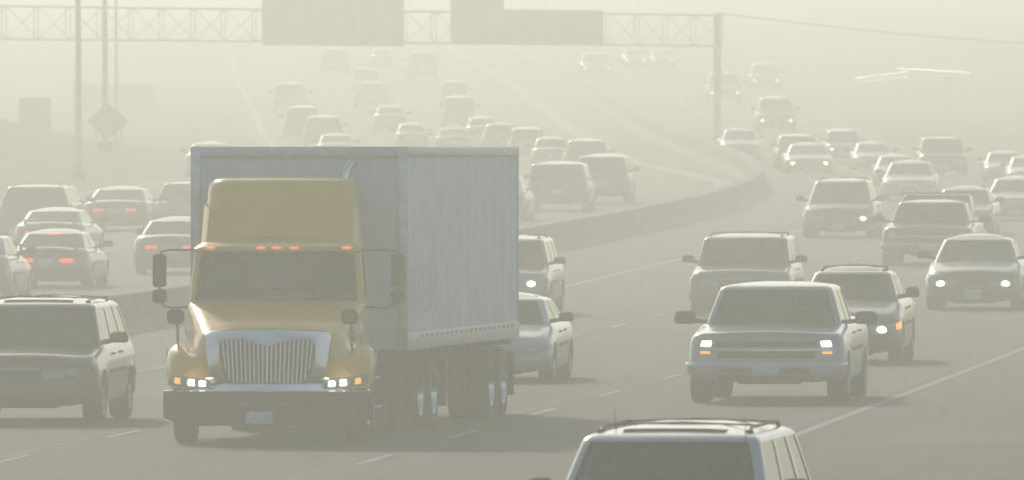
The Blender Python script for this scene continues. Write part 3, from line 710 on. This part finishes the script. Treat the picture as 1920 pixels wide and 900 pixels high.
    # ---- headlights
    for s in (-1, 1):
        m = MB(); rows = []
        for i in range(9):
            a = i/8; x = s*(.70+.54*a); yb = .04+.16*a+.10*a*a; z0 = .70+.05*a*a; z1 = .80+.075*a-.02*a*a
            rows.append([Vector((x, yb+.05, z0-.008)), Vector((x, yb, z0)), Vector((x, yb-.012, (z0+z1)/2)), Vector((x, yb, z1)), Vector((x, yb+.05, z1+.008))])
        m.grid(rows); m.add(rows[-1], [(0,1,2,3,4)]); m.add(rows[0], [(0,1,2,3,4)])
        h = m.build('headlight', M['lens'], root, ang=60)
        for q, (a, r_, mt) in enumerate(((.18, .040, 'lampon'), (.43, .044, 'lampon'), (.76, .042, 'amberon'))):
            x = s*(.70+.54*a); yb = .04+.16*a+.10*a*a; z = (.70+.05*a*a+.80+.075*a-.02*a*a)/2
            m = MB(); m.box((x, yb-.006, z), (r_*2.5, .03, r_*1.75), bev=.0145, rot=Matrix.Rotation(s*R(-14)*a, 3, 'Y')); m.build('bulb', M[mt], h)
    # ---- cab: box with raked windshield, open windows
    zc0, zc1 = 1.66, 2.42                            # cowl and roof line
    TT = dict(cab=dict(z0=1.70, z1=2.46, wb=1.10, wt=1.04, yf0=2.02, yf1=2.40, yr0=3.62, yr1=3.62, r=.09, er=.06, bf=.10, br=.0, side=[(.02,.62)]))
    K = Cabin(TT); U = [-1,-.5,0,.5,1,1.25,1.5,1.75,2,2.02,2.32,2.62,3,3.5,4,4.3,5,5.7,6,6.5,7,7.38,7.68,7.98,8,8.25,8.5,8.75]
    WL = [0,.06,.12,.3,.5,.7,.85,.92,.97,1.0]; rows = [[K.P(u, t) for u in U] for t in WL]
    def hole(i, jx):
        tm = (WL[i]+WL[i+1])/2; um = (U[jx]+(U[jx+1] if jx+1 < len(U) else 9))/2
        if um < 1: return .12 < tm < .85
        if 2.02 < um < 2.62 or 7.38 < um < 7.98: return .12 < tm < .85
        if 4.3 < um < 5.7: return .3 < tm < .85
        return False
    m = MB(); m.grid(rows, loop=True, skip=hole); top = rows[-1]; m.grid([top]+[[Vector((p.x*(1-k), p.y, p.z+.03*k)) for p in top] for k in (.3, 1)], loop=True)
    low = rows[0]; m.grid([low, [Vector((p.x*1.0, max(p.y, 2.12), 1.3)) for p in low], [Vector((p.x*.98, max(p.y, 2.12), .62)) for p in low], [Vector((0, max(p.y,2.12), .60)) for p in low]], loop=True)
    cab = m.build('cab', M['yellow'], root, ang=40)
    patch(K, -1, 1, .12, .85, -.01, 10, 6, False).build('windshield', M['clear'], root)
    patch(K, 2.02, 2.62, .12, .85, -.01, 6, 6, False).build('side_window', M['clear'], root)
    patch(K, 7.38, 7.98, .12, .85, -.01, 6, 6, False).build('side_window', M['clear'], root)
    patch(K, 4.3, 5.7, .3, .85, -.01, 6, 6, False).build('rear_window', M['clear'], root)
    m = MB()
    for (a, b, c, d) in ((-1, 1, .085, .13), (-1, 1, .84, .875), (-1.1, -.975, .10, .86), (.975, 1.1, .10, .86)): patch(K, a, b, c, d, .004, 8, 4, False, mb=m)
    m.build('window_seal', M['trim'], root)
    # wipers, seats, driver, paper on the dash
    for x0, x1 in ((-.5, .18), (.25, .86)):
        m = MB(); p0, p1 = K.P(x0/1.0, .10), K.P(x1/1.0, .20); m.tube([p0+Vector((0,-.02,0)), p1+Vector((0,-.02,.0))], .011, n=6); m.build('wiper', M['trim'], root)
    m = MB()
    for x in (-.68, .70): m.box((x, 3.0, 1.86), (.52, .2, .8), bev=.07); m.box((x, 3.02, 2.27), (.3, .12, .2), bev=.04)
    m.box((0, 2.45, 1.70), (2.0, .4, .2), bev=.05); m.tube([(.60+.2*math.cos(a), 2.62, 1.86+.2*math.sin(a)) for a in [2*math.pi*i/12 for i in range(13)]], .016, n=6)
    m.box((0, 3.4, 1.45), (2.1, .3, .9), bev=.03)
    m.build('interior', M['inside'], root)
    m = MB(); m.box((.12, 2.36, 1.825), (.62, .18, .012), rot=Matrix.Rotation(R(24), 3, 'X')); m.box((.86, 2.36, 1.81), (.24, .14, .012), rot=Matrix.Rotation(R(22), 3, 'X')); m.build('paper', M['dash'], root)
    # ---- visor with marker lights
    m = MB(); rows = []
    for x in np.linspace(-1.05, 1.05, 25):
        y = 2.22+.12*x*x; e = max(0, abs(x)-.95)*.6
        rows.append([Vector((x, y+.3, 2.36)), Vector((x, y, 2.37)), Vector((x, y-.05, 2.39)), Vector((x, y-.05, 2.44-e*.4)), Vector((x, y+.02, 2.475-e)), Vector((x, y+.3, 2.50-e))])
    m.grid(rows); m.add(rows[0], [tuple(range(6))]); m.add(rows[-1], [tuple(range(6))]); vis = m.build('sun_visor', M['yellow'], root, ang=50)
    for x in (-.84, -.20, .0, .22, .88):
        m = MB(); m.box((x, 2.22+.12*x*x-.055, 2.43), (.11, .04, .028), bev=.01); m.build('marker_light', M['marker'], vis)
    # ---- roof fairing: lower collar and upper dome
    m = MB(); rows = []
    for t in np.linspace(0, 1, 9):
        z = 2.44+.56*t; w = 1.01-.03*t; yf = 2.66+.34*t; row = []
        for u in np.linspace(-1, 1, 21):
            x = w*u; ed = max(0, abs(u)-.86)/.14; row.append(Vector((x if ed == 0 else math.copysign(w*(.86+.14*math.sin(ed*math.pi/2)), u), yf+.10*u*u+.22*(1-math.cos(ed*math.pi/2)), z+(.0 if t < .99 else .0))))
        row = [Vector((row[0].x, 3.9, z))]+row+[Vector((row[-1].x, 3.9, z))]; rows.append(row)
    # cut the collar's top into a sagging curve
    for i, r_ in enumerate(rows):
        for p in r_:
            u = min(1, abs(p.x)/1.0); top = 2.66+.34*u*u*u
            p.z = 2.44+(top-2.44)*i/8
    m.grid(rows); col = m.build('roof_fairing', M['yellow'], root, ang=50)
    m = MB(); rows = []
    for t in [0,.15,.3,.45,.6,.75,.86,.93,.97,1.0]:
        z = 2.56+.74*min(1, t*1.0); e = max(0, (t-.86)/.14); w = .97-.03*t-.10*(1-math.sqrt(max(0, 1-e*e))); yf = 2.80+.62*t**1.1+.10*(1-math.sqrt(max(0, 1-e*e))); row = []
        for u in np.linspace(-1, 1, 21):
            ed = max(0, abs(u)-.84)/.16; x = w*u if ed == 0 else math.copysign(w*(.84+.16*math.sin(ed*math.pi/2)), u)
            row.append(Vector((x, yf+.08*u*u+.22*(1-math.cos(ed*math.pi/2)), z)))
        rows.append([Vector((row[0].x, 4.0, z))]+row+[Vector((row[-1].x, 4.0, z))])
    rows.append([Vector((p.x*.8, p.y+.12 if p.y < 3.9 else 4.0, 3.31)) for p in rows[-1]]); rows.append([Vector((0, p.y+.12 if p.y < 3.9 else 4.0, 3.32)) for p in rows[-1]])
    m.grid(rows); m.build('roof_dome', M['yellow'], root, ang=50)
    # ---- exhaust stack with curved tip
    m = MB(); m.tube([(.78, 4.02, 1.2), (.78, 4.02, 3.30), (.79, 4.03, 3.38), (.82, 4.05, 3.45), (.87, 4.08, 3.51)], .062, n=14); m.build('exhaust_pipe', M['chrome'], root)
    # ---- mirrors: door mirrors on brackets, round-cornered hood mirrors on stems
    for s in (-1, 1):
        xo = 1.49 if s < 0 else 1.52
        m = MB(); m.tube([(s*1.05, 2.5, 2.40), (s*(xo-.12), 2.42, 2.40), (s*(xo-.02), 2.40, 2.38), (s*xo, 2.40, 2.30), (s*xo, 2.40, 1.78), (s*(xo-.04), 2.40, 1.70), (s*(xo-.14), 2.42, 1.67), (s*1.08, 2.5, 1.68)], .014, n=8)
        br_ = m.build('mirror_bracket', M['trim'], root)
        m = MB(); m.box((s*xo, 2.38, 2.14), (.175, .10, .42), bev=.04); m.build('side_mirror', M['trim'], root)
        m = MB(); m.box((s*xo, 2.38, 1.82), (.185, .10, .18), bev=.05); m.build('side_mirror', M['trim'], root)
        hx = -1.18 if s < 0 else .99
        m = MB(); m.box((hx, .75, 1.58), (.215, .10, .19), bev=.06); m.tube([(hx+.02, .76, 1.5), (hx+.03, .74, 1.22), (hx+.055, .70, 1.06), (hx+.09, .68, 1.03)], .017, n=8)
        m.box((hx+.09, .68, 1.03), (.09, .07, .09), bev=.03); m.build('hood_mirror', M['trim'], root)
    # ---- blue side scoop, steps, fuel tank
    for s in (-1, 1):
        m = MB(); m.box((s*1.09, 1.5, 1.36), (.02, .55, .12), bev=.008, rot=Matrix.Rotation(R(-12), 3, 'X')); m.build('side_vent', M['chrome'], root)
        m = MB(); m.tube([(s*.88, 2.45, .64), (s*.88, 3.8, .64)], .25, n=20); m.build('fuel_tank', M['steel'], root)
        m = MB(); m.box((s*1.17, 2.9, .42), (.22, .9, .03), bev=.008); m.box((s*1.17, 2.9, .78), (.16, .8, .03), bev=.008); m.build('step', M['bright'], root)
    # chassis rails, axles
    m = MB(); m.box((-.45, 3.4, .72), (.10, 6.0, .24)); m.box((.45, 3.4, .72), (.10, 6.0, .24)); m.box((0, 1.0, .55), (.9, .9, .5), bev=.08); m.tube([(-1.0, 1.08, .48), (1.0, 1.08, .48)], .07)
    m.build('chassis', M['steel'], root)
    def twheel(x, y, r, w, s, F=None, front=False):
        m = MB(); m.lathe((x, y, r), [(-w/2, r*.56), (-w/2, r*.9), (-w/2+.03, r*.98), (-w*.25, r), (w*.25, r), (w/2-.03, r*.98), (w/2, r*.9), (w/2, r*.56), (-w/2, r*.56)], n=32)
        if not front: m.lathe((x-s*(w+.03), y, r), [(-w/2, r*.56), (-w/2, r*.9), (-w/2+.03, r*.98), (-w*.25, r), (w*.25, r), (w/2-.03, r*.98), (w/2, r*.9), (w/2, r*.56), (-w/2, r*.56)], n=32)
        o = m.build('wheel', M['rubber'], root, mtx=F)
        k = MB(); f = s*w/2
        pr = [(f, r*.57), (f*.95, r*.53), (f*.4, r*.48), (f*(1.15 if front else -.2), r*.32), (f*(1.3 if front else -.1), r*.16), (f*(1.5 if front else .6), r*.14), (f*(1.5 if front else .6), .001)]
        k.lathe((x, y, r), pr, n=28)
        for q in range(10):
            a = q*math.pi/5; k.lathe((x+f*(1.18 if front else -.15), y+r*.26*math.cos(a), r+r*.26*math.sin(a)), [(0, .02), (f*.15, .02), (f*.15, .001)], n=6)
        k.build('rim', M['bright'], o, mtx=F)
    for s in (-1, 1):
        twheel(s*1.07, 1.1, .50, .28, s, front=True)
        m = MB()
    # ---- trailer frame of reference: front face centre seen at column 561
    F0 = Vector(((561-960)/147.0, FPX/147.0, base.z)); FM = inv @ (Matrix.Translation(F0) @ Matrix.Rotation(-BA, 4, 'Z'))
    W2, LN = 1.395, 11.3; zb, ztp = CAMH-(657-HORY)/147.0-base.z, CAMH-(275-HORY)/147.0-base.z
    m = MB(); m.box((0, LN/2, (zb+ztp)/2), (2*W2-.03, LN-.02, ztp-zb-.02)); bx_ = m.build('cargo_box', M['box'], root, mtx=FM, ang=20)
    # side skin panels with raised rivet posts
    for s in (-1, 1):
        m = MB(); n = 12
        for i in range(n):
            y = .28+(LN-.5)*(i+.5)/n; m.box((s*(W2-.0145), y, (zb+ztp)/2), (.004, .05, ztp-zb-.30))
        m.build('panel_seam', M['box'], bx_, mtx=FM)
        m = MB(); m.box((s*(W2-.004), LN/2, ztp-.065), (.03, LN, .13), bev=.01); m.build('top_rail', M['boxtrim'], bx_, mtx=FM)
        m = MB(); m.box((s*(W2-.004), LN/2, zb+.11), (.036, LN, .22), bev=.008)
        m.box((s*(W2+.012), LN/2, zb+.13), (.012, LN, .012)); m.box((s*(W2+.012), LN/2, zb+.05), (.012, LN, .012)); m.build('bottom_rail', M['boxtrim'], bx_, mtx=FM)
        for i in range(2, 22):
            m = MB(); m.box((s*(W2+.015), .35+i*(LN-.6)/22, zb+.175), (.006, .26, .045)); m.build('reflector', M['tape'], bx_, mtx=FM)
        for y in (.0, LN): 
            m = MB(); m.box((s*(W2-.06), y, (zb+ztp)/2), (.13, .05, ztp-zb+.005), bev=.015); m.build('corner_post', M['boxtrim'], bx_, mtx=FM)
    # front face: upper cross rail, thin vertical posts, small marker lights
    m = MB(); m.box((0, -.008, ztp-.07), (2*W2-.02, .03, .14), bev=.01); m.box((0, -.01, ztp-.15), (2*W2-.04, .02, .012)); m.build('front_rail', M['boxtrim'], bx_, mtx=FM)
    m = MB()
    for x in (-1.16, 1.16): m.box((x, -.003, (zb+ztp)/2-.1), (.012, .012, ztp-zb-.3))
    for x in (-.6, -.0, .6): m.box((x, -.003, (zb+ztp)/2-.1), (.03, .008, ztp-zb-.3), bev=.002)
    m.build('front_panel_seam', M['box'], bx_, mtx=FM)
    # ribbed cluster low on the side and its undercarriage
    m = MB()
    for i in range(11): m.box((W2-.009, .35+i*.26, zb+.78), (.016, .05, .6+.05*math.sin(i*2.3)))
    m.build('side_strips', M['strip'], bx_, mtx=FM)
    m = MB(); m.box((-.5, 9.0, zb-.18), (.1, 4.0, .3)); m.box((.5, 9.0, zb-.18), (.1, 4.0, .3))
    for y in np.arange(.6, LN-.2, .6): m.box((0, float(y), zb-.03), (2*W2-.1, .07, .1))
    for x in (-.75, .75): m.box((x, 5.6, .66), (.12, .12, .8)); m.box((x, 5.6, .28), (.26, .26, .04))
    m.tube([(-1, 9.4, .5), (1, 9.4, .5)], .08); m.tube([(-1, 10.7, .5), (1, 10.7, .5)], .08)
    m.box((0, 2.2, zb-.12), (1.5, 1.6, .12)); m.build('trailer_frame', M['steel'], root, mtx=FM)
    for s in (-1, 1):
        for y in (2.5, 3.8): twheel(s*1.10, y, .50, .26, s, F=FM)
        m = MB(); m.box((s*1.0, 4.5, .62), (.6, .02, .62)); m.build('mud_flap', M['rubber'], root, mtx=FM)
    m = MB()
    for y in (2.5, 3.8): m.tube([(-1.0, y, .5), (1.0, y, .5)], .1); m.lathe((-.18, y, .5), [(0,.05),(.05,.22),(.18,.26),(.31,.22),(.36,.05)], n=16)
    m.build('drive_axle', M['steel'], root, mtx=FM)
    for s in (-1, 1):
        for y in (9.1, 10.4): twheel(s*1.18, y, .50, .26, s, F=FM)
        m = MB(); m.box((s*1.05, 11.15, .62), (.6, .02, .6)); m.build('mud_flap', M['rubber'], root, mtx=FM)
    m = MB(); m.box((0, LN+.05, .52), (2.5, .1, .11), bev=.01); m.box((-.6, LN+.05, .75), (.08, .08, .5)); m.box((.6, LN+.05, .75), (.08, .08, .5)); m.build('rear_guard', M['white'], root, mtx=FM)
build_truck()

# ------------------------------------------------------------------ overhead gantry with two big sign panels
def build_gantry():
    ar, al = (1345, 560.0), (-420, 513.0)
    def pt(px, zt):                                   # straight line in plan through both ends
        xr = (ar[0]-960)*ar[1]/FPX; xl = (al[0]-960)*al[1]/FPX
        k = (px-960)/FPX; t = (k*ar[1]-xr)/((xl-xr)-k*(al[1]-ar[1]))
        return Vector((xr+(xl-xr)*t, ar[1]+(al[1]-ar[1])*t, zt))
    zt_, zb_ = 9.40, 8.06
    b0 = pt(1345, 0); root = empty('overhead_gantry', (b0.x, b0.y, gz(b0.y)))
    tag(root, 'long steel truss gantry spanning the far carriageway and carrying sign panels', 'gantry')
    T0 = Matrix.Translation(-root.location)
    m = MB(); m.tube([(b0.x, b0.y, gz(b0.y)-.2), (b0.x, b0.y, zt_+.1)], .17, n=16); m.box((b0.x, b0.y, gz(b0.y)+.15), (.6,.6,.5), bev=.04); m.build('post', M['galv'], root, mtx=T0)
    e0 = pt(-420, 0); m = MB(); m.tube([(e0.x, e0.y, gz(e0.y)-.2), (e0.x, e0.y, zt_+.1)], .17, n=16); m.build('post', M['galv'], root, mtx=T0)
    m = MB(); a, b = pt(-420, 0), pt(1352, 0); d = (b-a); Ln = d.length; d.normalize(); nrm = Vector((-d.y, d.x, 0))*.12
    n = int(Ln/1.93)
    for sgn in (-1, 1):
        for z in (zt_, zb_): m.tube([a+nrm*sgn+Vector((0,0,z)), b+nrm*sgn+Vector((0,0,z))], .038, n=8)
        for i in range(n+1):
            p = a+d*(Ln*i/n)+nrm*sgn; m.tube([p+Vector((0,0,zb_)), p+Vector((0,0,zt_))], .022, n=6)
            if i < n and sgn < 0:
                q = a+d*(Ln*(i+1)/n)+nrm*sgn
                m.tube([p+Vector((0,0,zt_)), q+Vector((0,0,zb_))], .018, n=6); m.tube([p+Vector((0,0,zb_)), q+Vector((0,0,zt_))], .018, n=6)
    for i in range(n+1):
        p = a+d*(Ln*i/n)
        for z in (zt_, zb_): m.tube([p-nrm+Vector((0,0,z)), p+nrm+Vector((0,0,z))], .024, n=6)
    m.build('truss', M['galv'], root, mtx=T0)
    def sign(x0, x1, y0, y1, lab):
        p0, p1 = pt(x0, 0)-nrm*2.2, pt(x1, 0)-nrm*2.2; yy = (p0.y+p1.y)/2
        z0, z1 = CAMH-(y1-HORY)*yy/FPX, CAMH-(y0-HORY)*yy/FPX
        c = (p0+p1)/2; rt = Matrix.Rotation(math.atan2(d.y, d.x), 3, 'Z')
        return c, (p1-p0).length, z0, z1, rt
    for lab, parts in (('wide rectangular sign panel hung on the gantry, the plain left one of two', [(483, 748, -12, 86)]),
                       ('wide sign panel with a raised tab at upper left, near the gantry middle', [(836, 1122, 18, 84), (836, 935, -8, 17)])):
        ro = None
        for q, (x0, x1, y0, y1) in enumerate(parts):
            c, w, z0, z1, rt = sign(x0, x1, y0, y1, lab)
            if ro is None: ro = empty('highway_sign', (c.x, c.y, z0)); tag(ro, lab, 'sign', 'gantry sign panels'); TS = Matrix.Translation(-ro.location)
            m = MB(); m.box((c.x, c.y, (z0+z1)/2), (w, .06, z1-z0), rot=rt, bev=.015); m.build('sign_panel', M['signback'], ro, mtx=TS)
            m = MB()
            for k in np.linspace(-.42, .42, 5): p = c+d*(w*float(k))+nrm*.12; m.box((p.x, p.y, (z0+z1)/2), (.08, .07, z1-z0-.1), rot=rt)
            if q == 0: m.build('sign_support', M['galv'], ro, mtx=TS)
build_gantry()

# ------------------------------------------------------------------ left roadside signs, lamp poles, right-hand rails, wire
def sign_on_posts(name, lab, x0, x1, y0, y1, d, posts, mat, diamond=False):
    c = at((x0+x1)/2, (y0+y1)/2, d); w = (x1-x0)*d/FPX; h = (y1-y0)*d/FPX; zg = gz(d)+bank(c.x, d)
    ro = empty(name, (c.x, d, zg)); tag(ro, lab, 'sign'); T0 = Matrix.Translation(-ro.location)
    m = MB()
    if diamond:
        o = [(-w/2, 0), (0, -h/2), (w/2, 0), (0, h/2)]
        f = [Vector((c.x+a, d-.02, c.z+b)) for a, b in o]; k = [v+Vector((0,.03,0)) for v in f]
        m.add(f+k, [(0,1,2,3),(7,6,5,4)]+[(i, (i+1)%4, 4+(i+1)%4, 4+i) for i in range(4)])
    else: m.box((c.x, d-.01, c.z), (w, .03, h), bev=.008)
    m.build('sign_panel', mat, ro, mtx=T0)
    for p in posts:
        x = (p-960)*d/FPX; m = MB(); zt = c.z+(h/2-.05 if not diamond else h*.1)
        m.box((x, d+.05, (zg-.3+zt)/2), (.09, .09, zt-zg+.3), bev=.01); m.build('post', M['galv'], ro, mtx=T0)
sign_on_posts('road_sign', 'square sign on two posts standing on the grassy bank at far left', 35, 95, 183, 243, 520, (46, 81), M['signback'])
sign_on_posts('warning_sign', 'diamond warning sign on two posts behind the lamp poles', 163, 243, 193, 263, 500, (180, 228), M['orange'], True)
sign_on_posts('guide_sign', 'very faint wide sign far behind the diamond sign', 135, 290, 160, 210, 660, (150, 278), M['signback'])
def lamp_pole(px, py, r, lab, d=None):
    d = d or G(px, py).y; x = (px-960)*d/FPX; zg = gz(d)+bank(x, d)
    ro = empty('lamp_pole', (x, d, zg)); tag(ro, lab, 'lamp post', 'lamp poles on the left roadside')
    m = MB(); m.tube([(0,0,-.3),(0,0,4),(-.02,0,8),(-.03,0,11)], r, n=14, r2=r*.55); m.build('pole', M['galv'], ro)
    m = MB(); m.box((0,0,.1), (.5,.5,.4), bev=.04); m.build('base', M['barrier'], ro)
    m = MB(); m.tube([(-.03,0,10.9),(.6,0,11.3),(1.8,0,11.5)], .05, n=8); m.build('arm', M['galv'], ro)
    m = MB(); m.box((2.05,0,11.5), (.7,.3,.14), bev=.05); m.build('lamp_head', M['galv'], ro)
lamp_pole(147, 346, .125, 'thick lamp pole, the nearest of three, left of the diamond sign', 452)
lamp_pole(197, 332, .115, 'lamp pole rising in front of the diamond sign middle', 486)
lamp_pole(218, 332, .075, 'slimmest lamp pole, just right of the diamond sign middle', 545)
# bright rails beyond the right-hand lanes
def rail(lab, pts):
    ro = empty('guardrail', pts[0][0]-Vector((0,0,.7))); tag(ro, lab, 'guardrail', 'glinting guardrails'); T0 = Matrix.Translation(-ro.location)
    for dz in (0, .27):
        m = MB(); m.tube([p[0]-Vector((0,0,dz)) for p in pts], .06, n=16); m.build('rail', M['glint'], ro, mtx=T0)
    for i in range(0, len(pts), 2):
        p = pts[i][0]; zg = gz(p.y); m = MB(); m.box((p.x, p.y+.08, (p.z+zg-.3)/2), (.08, .08, max(.4, p.z-zg+.3))); m.build('post', M['galv'], ro, mtx=T0)
rail('short bright double rail sloping up, at far right of the haze', [(at(1605+i*14, 148-i*1.7, 765-i*.72),) for i in range(8)])
rail('longer bright double rail in the haze right of the sloping one', [(at(1682+i*12.5, 129+i*.75, 768-i*.85),) for i in range(12)])
def wire():
    a = Vector((385/FPX*560, 560, 9.5)); b = at(2150, 92, 600); n = 24
    o = empty('utility_pole', (b.x, b.y, gz(b.y))); tag(o, 'utility pole outside the right edge holding the wire', 'pole')
    m = MB(); m.tube([(0,0,-.3),(0,0,b.z-gz(b.y)+.4)], .14, n=12, r2=.1); m.build('pole', M['galv'], o)
    m = MB(); m.box((0,0,b.z-gz(b.y)), (1.6,.1,.1)); m.build('crossarm', M['galv'], o)
    m = MB(); m.tube([a.lerp(b, i/n)-Vector((0,0,.25*math.sin(math.pi*i/n))) for i in range(n+1)], .022, n=6)
    tag(m.build('overhead_wire', M['trim']), 'thin wire running from the gantry post top to the right', 'wire')
wire()

# ------------------------------------------------------------------ the smoky air
m = MB(); m.box((0, 1500, 17), (3100, 3450, 38)); hz = m.build('haze', [])
hm = bpy.data.materials.new('haze_air'); hm.use_nodes = True; t = hm.node_tree; t.nodes.clear()
o = t.nodes.new('ShaderNodeOutputMaterial'); v = t.nodes.new('ShaderNodeVolumePrincipled')
v.inputs['Color'].default_value = (.93, .95, .865, 1); v.inputs['Density'].default_value = HAZE_DENSITY; v.inputs['Anisotropy'].default_value = HAZE_G
t.links.new(v.outputs[0], o.inputs['Volume']); hz.data.materials.append(hm); tag(hz, kind='stuff')
